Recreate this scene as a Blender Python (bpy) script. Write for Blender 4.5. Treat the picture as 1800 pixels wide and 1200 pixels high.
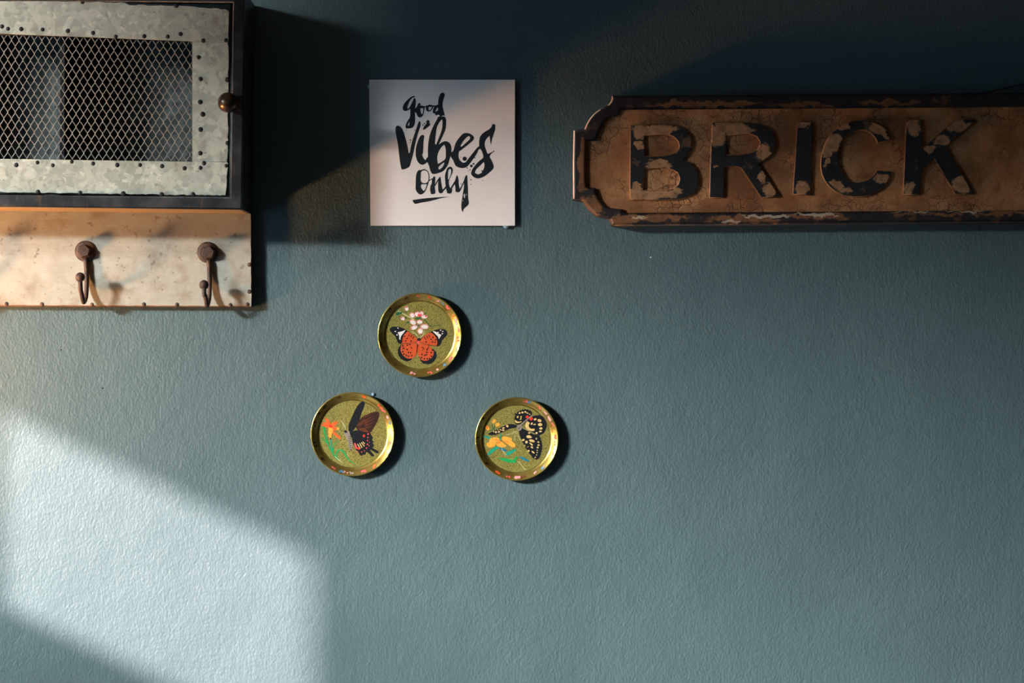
import bpy, bmesh, math, random
from mathutils import Vector, Matrix
random.seed(7)
for o in list(bpy.data.objects):
    bpy.data.objects.remove(o, do_unlink=True)
scene = bpy.context.scene
C = scene.collection

# ------------------------------------------------------------------ camera, light, exposure
PX = 0.00066            # metres per photo pixel on the wall plane
D = 2.8                 # camera to wall
ZC = 1.5                # camera height
cd = bpy.data.cameras.new('camera'); cam = bpy.data.objects.new('camera', cd); C.objects.link(cam)
cd.sensor_width = 36.0; cd.lens = 36.0 * D / (1800 * PX); cd.clip_start = 0.05
cam.location = (0, -D, ZC); cam.rotation_euler = (math.pi / 2, 0, 0)
scene.camera = cam

world = bpy.data.worlds.new('sky'); scene.world = world; world.use_nodes = True
wbg = world.node_tree.nodes['Background']
wbg.inputs['Color'].default_value = (0.36, 0.70, 1.0, 1); wbg.inputs['Strength'].default_value = 5.0

XW = -2.025               # window wall
# direct sun through the window: slope down to the right on the wall
sd = bpy.data.lights.new('sun', 'SUN'); sun = bpy.data.objects.new('sun', sd); C.objects.link(sun)
SUN_XY = 0.959
sun.rotation_euler = Vector((1, 1 / SUN_XY, -0.47)).to_track_quat('-Z', 'Y').to_euler()
sun.location = (-4, -3, 4)
sd.energy = 20.0; sd.angle = math.radians(0.9); sd.color = (1.0, 0.735, 0.69)
# bright hazy patch of low sky seen through the window
kd = bpy.data.lights.new('bright_sky', 'AREA'); key = bpy.data.objects.new('bright_sky', kd); C.objects.link(key)
kdir = Vector((-1.474, -1.0, 0.463)).normalized()
key.location = Vector((0, 0, 1.5)) + kdir * 4.014
key.rotation_euler = (-kdir).to_track_quat('-Z', 'Y').to_euler()
kd.shape = 'RECTANGLE'; kd.size = 0.58; kd.size_y = 0.46; kd.energy = 1130; kd.color = (1.0, 0.97, 0.92)

vs = scene.view_settings
vs.view_transform = 'Standard'; vs.look = 'None'; vs.gamma = 1.0; vs.use_curve_mapping = False
vs.exposure = 0.0

# ------------------------------------------------------------------ helpers
def P(px, py, d=0.0):
    s = PX * (D - d) / D
    return Vector(((px - 900) * s, -d, ZC - (py - 600) * s))

def lin(r, g, b):
    f = lambda c: (c / 255 / 12.92) if c <= 10.3 else ((c / 255 + 0.055) / 1.055) ** 2.4
    return (f(r), f(g), f(b), 1.0)

def tag(o, label=None, cat=None, group=None, kind=None):
    if label: o['label'] = label
    if cat: o['category'] = cat
    if group: o['group'] = group
    if kind: o['kind'] = kind
    return o

def empty(name, loc, label, cat, group=None):
    o = bpy.data.objects.new(name, None); C.objects.link(o); o.location = loc
    o.empty_display_size = 0.02
    return tag(o, label, cat, group)

def wloc(o):
    v = Vector((0, 0, 0))
    while o is not None:
        v = v + Vector(o.location); o = o.parent
    return v

def link_mesh(name, me, mats, parent=None, smooth=False, loc=None):
    """me is in world coordinates; the object gets its origin at the mesh centre"""
    if not isinstance(mats, (list, tuple)): mats = [mats]
    if not me.materials:
        for m in mats: me.materials.append(m)
    if loc is None:
        n = len(me.vertices)
        loc = Vector((0, 0, 0))
        if n:
            lo = Vector([min(v.co[i] for v in me.vertices) for i in range(3)])
            hi = Vector([max(v.co[i] for v in me.vertices) for i in range(3)])
            loc = (lo + hi) / 2
    loc = Vector(loc)
    me.transform(Matrix.Translation(-loc))
    o = bpy.data.objects.new(name, me); C.objects.link(o)
    if parent is not None:
        o.parent = parent; o.location = loc - wloc(parent)
    else:
        o.location = loc
    if smooth:
        for p in me.polygons: p.use_smooth = True
    return o

def from_bm(name, bm, mats, parent=None, smooth=False):
    me = bpy.data.meshes.new(name); bm.to_mesh(me); bm.free()
    return link_mesh(name, me, mats, parent, smooth)

def bm_box(bm, x0, x1, y0, y1, z0, z1):
    vs_ = [bm.verts.new(v) for v in ((x0, y0, z0), (x1, y0, z0), (x1, y1, z0), (x0, y1, z0), (x0, y0, z1), (x1, y0, z1), (x1, y1, z1), (x0, y1, z1))]
    for f in ((0, 3, 2, 1), (4, 5, 6, 7), (0, 1, 5, 4), (1, 2, 6, 5), (2, 3, 7, 6), (3, 0, 4, 7)):
        bm.faces.new([vs_[i] for i in f])

def box(name, x0, x1, y0, y1, z0, z1, m, parent=None):
    bm = bmesh.new(); bm_box(bm, x0, x1, y0, y1, z0, z1)
    return from_bm(name, bm, m, parent)

def smooth_closed(pts, k=5, corner=62):
    """closed outline through the points, rounded except at sharp corners"""
    n = len(pts); P2 = [Vector(p) for p in pts]; cor = []
    for i in range(n):
        a = P2[i] - P2[i - 1]; b = P2[(i + 1) % n] - P2[i]
        if a.length < 1e-9 or b.length < 1e-9: cor.append(True); continue
        cor.append(math.degrees(a.angle(b)) > corner)
    out = []
    for i in range(n):
        p1, p2 = P2[i], P2[(i + 1) % n]; p0, p3 = P2[i - 1], P2[(i + 2) % n]
        L = (p2 - p1).length
        d1 = (p2 - p1) if cor[i] else (p2 - p0)
        d2 = (p2 - p1) if cor[(i + 1) % n] else (p3 - p1)
        t1 = d1.normalized() * L; t2 = d2.normalized() * L
        if cor[i] and cor[(i + 1) % n]:
            out.append(tuple(p1)); continue
        for j in range(k):
            t = j / k; a = t * t * (3 - 2 * t); h1 = t * (1 - t) ** 2; h2 = -t * t * (1 - t)
            q = p1 * (1 - a) + p2 * a + t1 * h1 + t2 * h2
            out.append((q.x, q.y))
    return out

def shape_mesh(loops_px, d0, d1, bevel=0.0, res=1, plane=None):
    """filled outline (first loop) with holes, in photo pixels on the plane at depth d1, running from depth d0 to d1"""
    pl = d1 if plane is None else plane
    cu = bpy.data.curves.new('tmp', 'CURVE'); cu.dimensions = '2D'; cu.fill_mode = 'BOTH'
    for lp in loops_px:
        sp = cu.splines.new('POLY'); sp.points.add(len(lp) - 1); sp.use_cyclic_u = True
        for q, (x, y) in zip(sp.points, lp):
            v = P(x, y, pl); q.co = (v.x, v.z, 0, 1)
    h = (d1 - d0) / 2
    cu.extrude = max(h - bevel, 0.0); cu.bevel_depth = bevel; cu.bevel_resolution = res; cu.offset = -bevel
    if h <= 0: cu.fill_mode = 'FRONT'
    o = bpy.data.objects.new('tmp', cu); C.objects.link(o)
    dg = bpy.context.evaluated_depsgraph_get(); dg.update()
    me = bpy.data.meshes.new_from_object(o.evaluated_get(dg), depsgraph=dg)
    bpy.data.objects.remove(o, do_unlink=True); bpy.data.curves.remove(cu)
    me.materials.clear()
    mid = (d0 + d1) / 2
    for v in me.vertices:
        x, y, z = v.co; v.co = (x, -(z + mid), y)
    return me

def join_meshes(items):
    """[(mesh, material index)] -> one mesh"""
    bm = bmesh.new()
    for me, idx in items:
        a = len(bm.faces); bm.from_mesh(me); bm.faces.ensure_lookup_table()
        for f in bm.faces[a:]: f.material_index = idx
        bpy.data.meshes.remove(me)
    out = bpy.data.meshes.new('joined'); bm.to_mesh(out); bm.free()
    return out

def slab(name, pts_px, d0, d1, m, parent=None, bevel=0.0, holes=(), smooth_edges=False):
    loops = [pts_px] + list(holes)
    if smooth_edges: loops = [smooth_closed(l) for l in loops]
    return link_mesh(name, shape_mesh(loops, d0, d1, bevel), m, parent)

def stroke_px(pts, widths):
    """a tapering line as an outline in pixels"""
    n = len(pts); L, R = [], []
    for i in range(n):
        a = Vector(pts[max(i - 1, 0)]); b = Vector(pts[min(i + 1, n - 1)]); t = (b - a)
        if t.length < 1e-9: t = Vector((1, 0))
        t.normalize(); nn = Vector((-t.y, t.x)); w = widths[i] if isinstance(widths, (list, tuple)) else widths
        p = Vector(pts[i]); L.append(tuple(p + nn * w / 2)); R.append(tuple(p - nn * w / 2))
    return L + R[::-1]

def densify(pts, k=5):
    out = []
    n = len(pts); Q = [Vector(p) for p in pts]
    for i in range(n - 1):
        p0 = Q[max(i - 1, 0)]; p1 = Q[i]; p2 = Q[i + 1]; p3 = Q[min(i + 2, n - 1)]
        for j in range(k):
            t = j / k
            out.append(0.5 * ((2 * p1) + (p2 - p0) * t + (2 * p0 - 5 * p1 + 4 * p2 - p3) * t * t + (3 * p1 - p0 - 3 * p2 + p3) * t ** 3))
    out.append(Q[-1])
    return [tuple(v) for v in out]

def ellipse(cx, cy, rx, ry, rot=0, n=14):
    a = math.radians(rot); o = []
    for i in range(n):
        t = 2 * math.pi * i / n; x = rx * math.cos(t); y = ry * math.sin(t)
        o.append((cx + x * math.cos(a) - y * math.sin(a), cy + x * math.sin(a) + y * math.cos(a)))
    return o

def bm_tube(bm, pts, rad, seg=12, caps=True):
    rings = []
    n = len(pts); pts = [Vector(p) for p in pts]
    up = Vector((0.31, 0.17, 0.93))
    for i, p in enumerate(pts):
        t = (pts[min(i + 1, n - 1)] - pts[max(i - 1, 0)]).normalized()
        a = t.cross(up)
        if a.length < 1e-4: a = t.cross(Vector((1, 0, 0)))
        a.normalize(); b = t.cross(a)
        r = rad[i] if isinstance(rad, (list, tuple)) else rad
        rings.append([bm.verts.new(p + (a * math.cos(2 * math.pi * j / seg) + b * math.sin(2 * math.pi * j / seg)) * r) for j in range(seg)])
    for i in range(n - 1):
        for j in range(seg):
            bm.faces.new((rings[i][j], rings[i][(j + 1) % seg], rings[i + 1][(j + 1) % seg], rings[i + 1][j]))
    if caps:
        bm.faces.new(rings[0][::-1]); bm.faces.new(rings[-1])
    bmesh.ops.recalc_face_normals(bm, faces=bm.faces)

def lathe_mesh(center, prof, seg=96):
    """profile of (radius, depth) turned about the wall normal at center (x, z)"""
    bm = bmesh.new(); rings = []
    for r, d in prof:
        if r < 1e-7:
            rings.append([bm.verts.new((center.x, -d, center.z))]); continue
        rings.append([bm.verts.new((center.x + r * math.cos(2 * math.pi * j / seg), -d, center.z + r * math.sin(2 * math.pi * j / seg))) for j in range(seg)])
    for a, b in zip(rings, rings[1:]):
        for j in range(seg):
            k = (j + 1) % seg
            if len(a) == 1: bm.faces.new((a[0], b[j], b[k]))
            elif len(b) == 1: bm.faces.new((a[j], b[0], a[k]))
            else: bm.faces.new((a[j], b[j], b[k], a[k]))
    bmesh.ops.recalc_face_normals(bm, faces=bm.faces)
    me = bpy.data.meshes.new('lathe'); bm.to_mesh(me); bm.free()
    for p in me.polygons: p.use_smooth = True
    return me

# ------------------------------------------------------------------ materials
class M:
    def __init__(s, name, color=(0.5, 0.5, 0.5, 1), rough=0.5, metal=0.0, spec=0.5):
        s.m = bpy.data.materials.new(name); s.m.use_nodes = True; s.nt = s.m.node_tree
        s.b = s.nt.nodes['Principled BSDF']
        s.set('Base Color', color); s.set('Roughness', rough); s.set('Metallic', metal); s.set('Specular IOR Level', spec)
        s._co = None
    def set(s, key, v):
        if hasattr(v, 'is_output'): s.nt.links.new(v, s.b.inputs[key])
        else: s.b.inputs[key].default_value = v
    def n(s, kind, out=0, props=None, **ins):
        nd = s.nt.nodes.new(kind)
        for k, v in (props or {}).items(): setattr(nd, k, v)
        for k, v in ins.items():
            k = int(k[1:]) if k[0] == '_' else k.replace('__', ' ')
            if hasattr(v, 'is_output'): s.nt.links.new(v, nd.inputs[k])
            else: nd.inputs[k].default_value = v
        return nd.outputs[out]
    def pos(s):
        if s._co is None: s._co = s.n('ShaderNodeNewGeometry', 'Position')
        return s._co
    def scaled(s, v, off=(0, 0, 0)):
        a = s.n('ShaderNodeVectorMath', props={'operation': 'MULTIPLY'}, _0=s.pos(), _1=v)
        return s.n('ShaderNodeVectorMath', props={'operation': 'ADD'}, _0=a, _1=off)
    def noise(s, scale, detail=3, rough=0.5, co=None, out='Fac', dist=0.0):
        return s.n('ShaderNodeTexNoise', out, Vector=co or s.pos(), Scale=scale, Detail=detail, Roughness=rough, Distortion=dist)
    def voro(s, scale, out='Color', co=None, feature='F1', rnd=1.0):
        return s.n('ShaderNodeTexVoronoi', out, props={'feature': feature}, Vector=co or s.pos(), Scale=scale, Randomness=rnd)
    def step(s, v, a, b, o0=0.0, o1=1.0):
        return s.n('ShaderNodeMapRange', 0, props={'interpolation_type': 'SMOOTHSTEP'}, _0=v, _1=a, _2=b, _3=o0, _4=o1)
    def math(s, op, a, b=0.0):
        return s.n('ShaderNodeMath', props={'operation': op}, _0=a, _1=b)
    def mix(s, f, a, b, blend='MIX'):
        nd = s.nt.nodes.new('ShaderNodeMix'); nd.data_type = 'RGBA'; nd.blend_type = blend
        for i, v in ((0, f), (6, a), (7, b)):
            if hasattr(v, 'is_output'): s.nt.links.new(v, nd.inputs[i])
            else: nd.inputs[i].default_value = v
        return nd.outputs[2]
    def bump(s, h, strength, dist, prev=None):
        kw = dict(Height=h, Strength=strength, Distance=dist)
        if prev is not None: kw['Normal'] = prev
        o = s.n('ShaderNodeBump', 0, **kw); s.set('Normal', o); return o
    def blobs(s, items, wob=0.011, wscale=70):
        """wear patches of given place and size (metres, on the wall plane), edges roughened: (x, z, rx, rz)"""
        w = s.noise(wscale, 4, 0.6, out='Color')
        w = s.n('ShaderNodeVectorMath', props={'operation': 'SUBTRACT'}, _0=w, _1=(0.5, 0.5, 0.5))
        w = s.n('ShaderNodeVectorMath', props={'operation': 'SCALE'}, _0=w, Scale=wob * 2)
        co = s.n('ShaderNodeVectorMath', props={'operation': 'ADD'}, _0=s.pos(), _1=w)
        res = None
        for x, z, rx, rz in items:
            a = s.n('ShaderNodeVectorMath', props={'operation': 'SUBTRACT'}, _0=co, _1=(x, 0, z))
            a = s.n('ShaderNodeVectorMath', props={'operation': 'MULTIPLY'}, _0=a, _1=(1 / rx, 0, 1 / rz))
            l = s.n('ShaderNodeVectorMath', 'Value', props={'operation': 'LENGTH'}, _0=a)
            l = s.math('SUBTRACT', 1.0, l)
            res = l if res is None else s.math('MAXIMUM', res, l)
        return res

def plain(name, rgb, rough=0.5, metal=0.0, spec=0.4, var=0.12, scale=300):
    m = M(name, rough=rough, metal=metal, spec=spec); c = lin(*rgb)
    f = m.noise(scale, 3)
    k = m.step(f, 0.3, 0.7)
    m.set('Base Color', m.mix(k, tuple(x * (1 - var) for x in c[:3]) + (1,), tuple(min(x * (1 + var), 1) for x in c[:3]) + (1,)))
    return m.m

def make_wall():
    m = M('teal_wall_paint', rough=0.5, spec=0.35)
    a = m.noise(6, 4); b = m.noise(60, 4)
    c = m.mix(m.step(a, 0.3, 0.7), (0.065, 0.109, 0.121, 1), (0.071, 0.118, 0.129, 1))
    m.set('Base Color', m.mix(m.step(b, 0.35, 0.75, 0, 0.25), c, (0.060, 0.102, 0.116, 1)))
    peel = m.noise(1, 3, 0.45, co=m.scaled((380, 380, 280)))
    peel2 = m.noise(1, 2, 0.5, co=m.scaled((170, 170, 120), (3, 1, 7)))
    broad = m.noise(9, 3, 0.55)
    h = m.math('ADD', m.math('MULTIPLY', peel, 0.8), m.math('MULTIPLY', peel2, 0.75))
    n1 = m.bump(broad, 0.25, 0.012)
    m.bump(h, 0.40, 0.0020, n1)
    return m.m

def make_galv(name, light, dark, stain, amount=0.5, rough=0.42, metal=0.35, brushed=False, sp=1.0):
    m = M(name, rough=rough, metal=metal, spec=0.5)
    w = m.noise(45, 3, out='Color')
    co = m.n('ShaderNodeVectorMath', props={'operation': 'MULTIPLY_ADD'}, _0=w, _1=(0.02, 0.02, 0.02), _2=m.pos())
    cell = m.voro(120, 'Color', co); cell2 = m.voro(230, 'Color', co)
    g = m.n('ShaderNodeSeparateColor', 0, Color=cell); g2 = m.n('ShaderNodeSeparateColor', 1, Color=cell2)
    soft = m.math('ADD', m.math('MULTIPLY', g, 0.45), m.math('MULTIPLY', m.noise(55, 4, 0.6), 0.75))
    base = m.mix(m.step(soft, 0.35, 0.85), dark, light)
    base = m.mix(m.step(g2, 0.86, 0.98, 0, 0.6 * sp), base, tuple(min(1, x * 1.30) for x in light[:3]) + (1,))
    base = m.mix(m.step(g2, 0.12, 0.02, 0, 0.4 * sp), base, tuple(x * 0.62 for x in dark[:3]) + (1,))
    st = m.noise(26, 5, 0.62)
    base = m.mix(m.step(st, 0.50, 0.70, 0, amount), base, stain)
    fl = m.noise(130, 3, 0.6)
    base = m.mix(m.step(fl, 0.63, 0.69, 0, 0.55), base, tuple(x * 0.55 for x in stain[:3]) + (1,))
    if brushed:
        br = m.noise(1, 3, 0.6, co=m.scaled((30, 30, 900)))
        base = m.mix(m.step(br, 0.3, 0.7, 0, 0.12), base, stain)
    m.set('Base Color', base)
    m.set('Roughness', m.step(g, 0.0, 1.0, rough - 0.08, rough + 0.14))
    m.bump(m.math('ADD', m.noise(60, 3), m.math('MULTIPLY', g, 0.15)), 0.25, 0.0015)
    return m

def make_iron():
    m = M('blackened_iron', rough=0.42, metal=0.55)
    a = m.noise(40, 5, 0.6); b = m.noise(1, 4, 0.6, co=m.scaled((160, 160, 22)))
    c = m.mix(m.step(a, 0.35, 0.7), (0.020, 0.024, 0.030, 1), (0.060, 0.064, 0.068, 1))
    c = m.mix(m.step(b, 0.58, 0.72, 0, 0.55), c, (0.14, 0.075, 0.035, 1))
    m.set('Base Color', c); m.bump(m.noise(220, 3), 0.3, 0.0006)
    return m.m

def make_rust():
    m = M('rusty_iron', rough=0.62, metal=0.25)
    a = m.noise(130, 5, 0.6)
    c = m.mix(m.step(a, 0.3, 0.7), (0.020, 0.012, 0.010, 1), (0.058, 0.032, 0.024, 1))
    m.set('Base Color', m.mix(m.step(m.noise(60, 3), 0.55, 0.7, 0, 0.7), c, (0.12, 0.062, 0.030, 1)))
    m.bump(m.noise(420, 4), 0.4, 0.0006)
    return m.m

def make_sign_panel():
    m = M('crackled_brown_paint', rough=0.5, spec=0.3)
    a = m.noise(16, 5, 0.6); b = m.noise(70, 4, 0.6)
    c = m.mix(m.step(a, 0.32, 0.68), (0.215, 0.084, 0.032, 1), (0.500, 0.245, 0.105, 1))
    c = m.mix(m.step(b, 0.50, 0.75, 0, 0.6), c, (0.165, 0.060, 0.024, 1))
    w = m.noise(60, 3, out='Color')
    co = m.n('ShaderNodeVectorMath', props={'operation': 'MULTIPLY_ADD'}, _0=w, _1=(0.016, 0.016, 0.016), _2=m.pos())
    cr = m.voro(95, 'Distance', co, 'DISTANCE_TO_EDGE')
    cr2 = m.voro(210, 'Distance', co, 'DISTANCE_TO_EDGE')
    zone = m.step(m.noise(22, 3), 0.44, 0.58)
    line = m.math('MULTIPLY', m.step(cr, 0.0, 0.055, 1, 0), m.math('ADD', m.math('MULTIPLY', zone, 0.75), 0.15))
    line2 = m.math('MULTIPLY', m.step(cr2, 0.0, 0.06, 1, 0), m.math('MULTIPLY', zone, 0.5))
    ln = m.math('MAXIMUM', line, line2)
    m.set('Base Color', m.mix(m.math('MULTIPLY', ln, 0.8), c, (0.035, 0.014, 0.008, 1)))
    h = m.math('SUBTRACT', m.math('MULTIPLY', m.noise(140, 4, 0.6), 0.5), m.math('MULTIPLY', ln, 0.8))
    m.bump(h, 0.6, 0.0016)
    return m.m

def make_worn(name, black, tan, items, base_noise=0.0, pale=None):
    """dark paint rubbed through to tan in patches"""
    m = M(name, rough=0.5, spec=0.35)
    fine = m.noise(180, 5, 0.65)
    mask = m.step(m.noise(48, 6, 0.65), 0.58, 0.63)
    mask = m.math('MULTIPLY', mask, base_noise)
    if items:
        bl = m.blobs(items)
        brush = m.noise(1, 4, 0.7, co=m.scaled((60, 60, 520)))
        bl = m.math('ADD', bl, m.math('MULTIPLY', m.math('SUBTRACT', brush, 0.5), 0.9))
        mask = m.math('MAXIMUM', mask, m.step(bl, 0.02, 0.22))
    mask = m.math('MULTIPLY', mask, m.step(fine, 0.25, 0.5, 0.35, 1.0))
    d = m.mix(m.step(m.noise(90, 4), 0.4, 0.75, 0, 0.6), black, tuple(x * 1.9 for x in black[:3]) + (1,))
    t = m.mix(m.step(m.noise(120, 4), 0.35, 0.7), tan, tuple(x * 0.6 for x in tan[:3]) + (1,))
    col = m.mix(mask, d, t)
    if pale:
        pm = m.math('ADD', m.blobs(pale, 0.008, 90), m.math('MULTIPLY', m.math('SUBTRACT', m.noise(1, 4, 0.7, co=m.scaled((80, 80, 420))), 0.5), 1.1))
        col = m.mix(m.step(pm, 0.1, 0.3, 0, 0.85), col, (0.44, 0.36, 0.27, 1))
    m.set('Base Color', col)
    m.bump(m.math('ADD', fine, mask), 0.35, 0.0008)
    return m.m

def make_gold(name, c1, c2, rough, metal, speckle):
    m = M(name, rough=rough, metal=metal, spec=0.6)
    a = m.noise(1500 if speckle else 60, 2, 0.5)
    m.set('Base Color', m.mix(m.step(a, 0.36, 0.62), c1, c2))
    if speckle: m.bump(a, 0.12, 0.0003)
    return m.m

WALL = make_wall()
GALV = make_galv('galvanised_sheet', (0.40, 0.43, 0.365, 1), (0.29, 0.32, 0.275, 1), (0.165, 0.142, 0.11, 1), 0.45, 0.45, 0.1).m
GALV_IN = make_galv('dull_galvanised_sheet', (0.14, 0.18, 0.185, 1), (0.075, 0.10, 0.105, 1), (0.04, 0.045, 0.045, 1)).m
BOARD = make_galv('stained_cream_metal', (0.31, 0.325, 0.285, 1), (0.285, 0.295, 0.25, 1), (0.16, 0.112, 0.062, 1), 0.55, 0.5, 0.05, True, 0.3).m
IRON = make_iron(); RUST = make_rust()
NAIL = plain('dark_nail_iron', (34, 36, 36), 0.5, 0.5)
WIRE = plain('mesh_wire', (84, 80, 72), 0.5, 0.3)
WOOD = plain('raw_wood_underside', (142, 120, 88), 0.6)
CARD = plain('white_card', (224, 223, 222), 0.7, 0, 0.2, 0.01, 40)
PUTTY = plain('blue_tack_putty', (120, 148, 162), 0.8)
INK = plain('black_ink', (18, 29, 37), 0.55, 0, 0.3, 0.25, 500)
SIGNP = make_sign_panel()
EDGE = plain('worn_edge_painted_lit', (238, 194, 168), 0.6, 0, 0.3, 0.3, 90)  # worn bevel paint, paled further to imitate light from the left
GOLD = make_gold('gold_tin', (0.42, 0.32, 0.075, 1), (0.56, 0.45, 0.13, 1), 0.27, 0.88, False)
GOLDF = make_gold('speckled_gold_print', (0.085, 0.072, 0.014, 1), (0.43, 0.385, 0.10, 1), 0.38, 0.40, True)

# ------------------------------------------------------------------ the room
RX, RY, RZ = 2.4, -4.4, 2.8
def struct(o): o['kind'] = 'structure'; return o
wall_back = struct(box('wall_back', XW - 0.1, RX + 0.1, 0.0, 0.1, 0, RZ, WALL))
struct(box('wall_right', RX, RX + 0.1, RY, 0, 0, RZ, WALL))
struct(box('wall_front', XW - 0.1, RX + 0.1, RY - 0.1, RY, 0, RZ, WALL))
FLOORM = plain('dark_floor_boards', (66, 66, 70), 0.45, 0, 0.4, 0.3, 8)
CEILM = plain('ceiling_paint', (150, 152, 150), 0.8)
struct(box('floor', XW - 0.1, RX + 0.1, RY - 0.1, 0.1, -0.1, 0, FLOORM))
struct(box('ceiling', XW - 0.1, RX + 0.1, RY - 0.1, 0.1, RZ, RZ + 0.1, CEILM))
# window in the left wall; its main edges are where the sun patch and the shade on the wall lead back to
SL = 0.47
def at_window(px, py):
    v = P(px, py); t = v.x - XW
    return -t / SUN_XY, v.z + t * SL
ymull, zhead = at_window(6, 708)
yjamb, _ = at_window(592, 900)
_, ztr = at_window(0, 1060)
Y0, Y1, Z0 = yjamb, -1.205, 0.85
bm = bmesh.new(); T = 0.03
ZS = 2.14; Y2 = -1.03  # unseen upper slot, shaped to let more light onto the cabinet's top rail
bm_box(bm, XW - T, XW, RY, Y0, 0, RZ); bm_box(bm, XW - T, XW, Y2, 0, 0, RZ); bm_box(bm, XW - T, XW, Y1, Y2, 0, ZS)
ZH = zhead + 0.26; YS = -1.152
bm_box(bm, XW - T, XW, Y0, Y1, 0, Z0); bm_box(bm, XW - T, XW, Y0, Y2, ZH, RZ)
struct(from_bm('wall_left', bm, WALL))
WINP = plain('white_window_paint', (200, 202, 200), 0.5)
win = bpy.data.objects.new('window_1', None); C.objects.link(win); win.location = (XW - T / 2, (Y0 + Y1) / 2, Z0)
struct(win)
box('mullion', XW - T, XW, ymull, ymull + 0.05, Z0, ZH, WINP, win)
box('added_light_baffle', XW - T + 0.004, XW - 0.004, Y0, YS, zhead, ZH, plain('baffle_surface', (150, 150, 146), 0.9), win)  # added unseen; blocks window light above the head, beside the slot
box('transom', XW - T, XW, Y0, Y1, ztr - 0.094, ztr, WINP, win)
box('window_sill', XW - T, XW + 0.05, Y0 - 0.03, Y1 + 0.03, Z0 - 0.03, Z0, WINP, win)

# small blemishes of the paint
FLECK = plain('white_fleck', (225, 225, 215), 0.6); PIN = plain('dark_pin_hole', (14, 18, 20), 0.8)
for (x, y, r, m_, nm) in ((1144, 452, 1.3, FLECK, 'paint_fleck'), (107.5, 615, 1.4, PIN, 'pin_hole'), (180.5, 682, 1.5, PIN, 'pin_hole'), (278, 662, 0.8, PIN, 'pin_hole')):
    link_mesh(nm, lathe_mesh(P(x, y), [(0, 0.0006), (r * PX * 0.7, 0.0005), (r * PX, 0.0)], 10), m_, wall_back)

# ------------------------------------------------------------------ wall cabinet with mesh door and hook board
CD = 0.110
def jag(a, b, amp, n, seed):
    r = random.Random(seed); out = []
    for i in range(n + 1):
        t = i / n
        out.append((a[0] + (b[0] - a[0]) * t + (r.uniform(-amp, amp) if abs(b[1] - a[1]) > abs(b[0] - a[0]) else 0),
                    a[1] + (b[1] - a[1]) * t + (r.uniform(-amp, amp) if abs(b[1] - a[1]) <= abs(b[0] - a[0]) else 0)))
    return out

XL = -560
cab = empty('wall_cabinet', P(-67, 540, 0.0), 'galvanised metal wall cabinet with wire mesh door and a hook board below', 'cabinet')
# front frame of angle iron
frame = slab('front_frame', [(XL, -20), (430, -14), (424.5, 367.5), (XL, 356)], CD - 0.014, CD, IRON, cab, 0.0012,
             holes=[[(XL + 17, -4), (409.5, 4.5), (404.5, 346.5), (XL + 17, 336)]])
# carcass behind it
q0, q1 = P(430, -14, CD), P(424.5, 367.5, CD); ql = P(XL, 356, CD)
xr = (q0.x + q1.x) / 2 - 0.001; zt, zb = q0.z, q1.z + 0.0035; xl = ql.x
def panel(name, pts, y0, y1, m):
    """pts: (x, z) corners"""
    bm = bmesh.new()
    f = [bm.verts.new((x, y0, z)) for x, z in pts]; b = [bm.verts.new((x, y1, z)) for x, z in pts]; n = len(pts)
    bm.faces.new(f); bm.faces.new(b[::-1])
    for i in range(n): bm.faces.new((f[i], b[i], b[(i + 1) % n], f[(i + 1) % n]))
    bmesh.ops.recalc_face_normals(bm, faces=bm.faces)
    return from_bm(name, bm, m, cab)
yf = -(CD - 0.014)
panel('side_panel', [(q0.x, q0.z), (q1.x, q1.z), (q1.x - 0.004, q1.z), (q0.x - 0.004, q0.z)], yf, 0, IRON)
panel('side_panel', [(xl, ql.z), (xl + 0.004, ql.z), (xl + 0.004, zt), (xl, zt)], yf, 0, IRON)
panel('top_panel', [(xl + .004, zt + 0.003), (q0.x - .004, zt), (q0.x - .004, zt - 0.005), (xl + .004, zt - 0.002)], yf, 0, IRON)
panel('bottom_panel', [(xl + .004, ql.z), (q1.x - .004, q1.z), (q1.x - .004, q1.z + 0.006), (xl + .004, ql.z + 0.006)], yf, -0.0, WOOD)
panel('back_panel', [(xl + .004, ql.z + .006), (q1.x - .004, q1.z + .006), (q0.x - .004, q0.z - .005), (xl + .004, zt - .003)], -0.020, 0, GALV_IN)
for pxd in (108, -92, -320):
    v = P(pxd, 180, CD - 0.02)
    panel('divider', [(v.x - .0025, q1.z + .010), (v.x + .0025, q1.z + .010), (v.x + .0035, zt - .006), (v.x - .0015, zt - .006)], -(CD - 0.022), -0.020, IRON)

# door
door = bpy.data.objects.new('door', None); C.objects.link(door); door.parent = cab
dl = P(-67, 180, CD); door.location = dl - wloc(cab)
DL = XL + 20
slab('door_core', [(DL, -2), (405.5, 7), (401.5, 344.5), (DL, 334)], CD - 0.010, CD - 0.004, IRON, door, 0.0006,
     holes=[[(DL + 62, 52), (343, 68), (343, 288), (DL + 62, 282)]])
SD0, SD1 = CD - 0.004, CD - 0.0022
top_pts = ([(DL + 2, 1), (60, 2)] + jag((100, 2), (220, 5), 1.0, 14, 1) + jag((228, 8.5), (338, 11), 1.0, 14, 2) + jag((346, 13), (396, 16.5), 1.0, 8, 3) + [(402, 20)]
           + jag((402.6, 26), (401.5, 70), 0.7, 6, 4) + [(400, 74.5), (338, 72.3), (0, 59), (DL + 2, 52)])
top_rail = slab('top_rail', top_pts, SD0, SD1 + 0.0004, GALV, door)
st_pts = [(338, 73)] + [(399.5, 75)] + jag((401.5, 82), (400.5, 278), 0.9, 26, 5) + [(399, 284.5), (338, 284)]
stile = slab('stile', st_pts, SD0, SD1, GALV, door)
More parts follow.
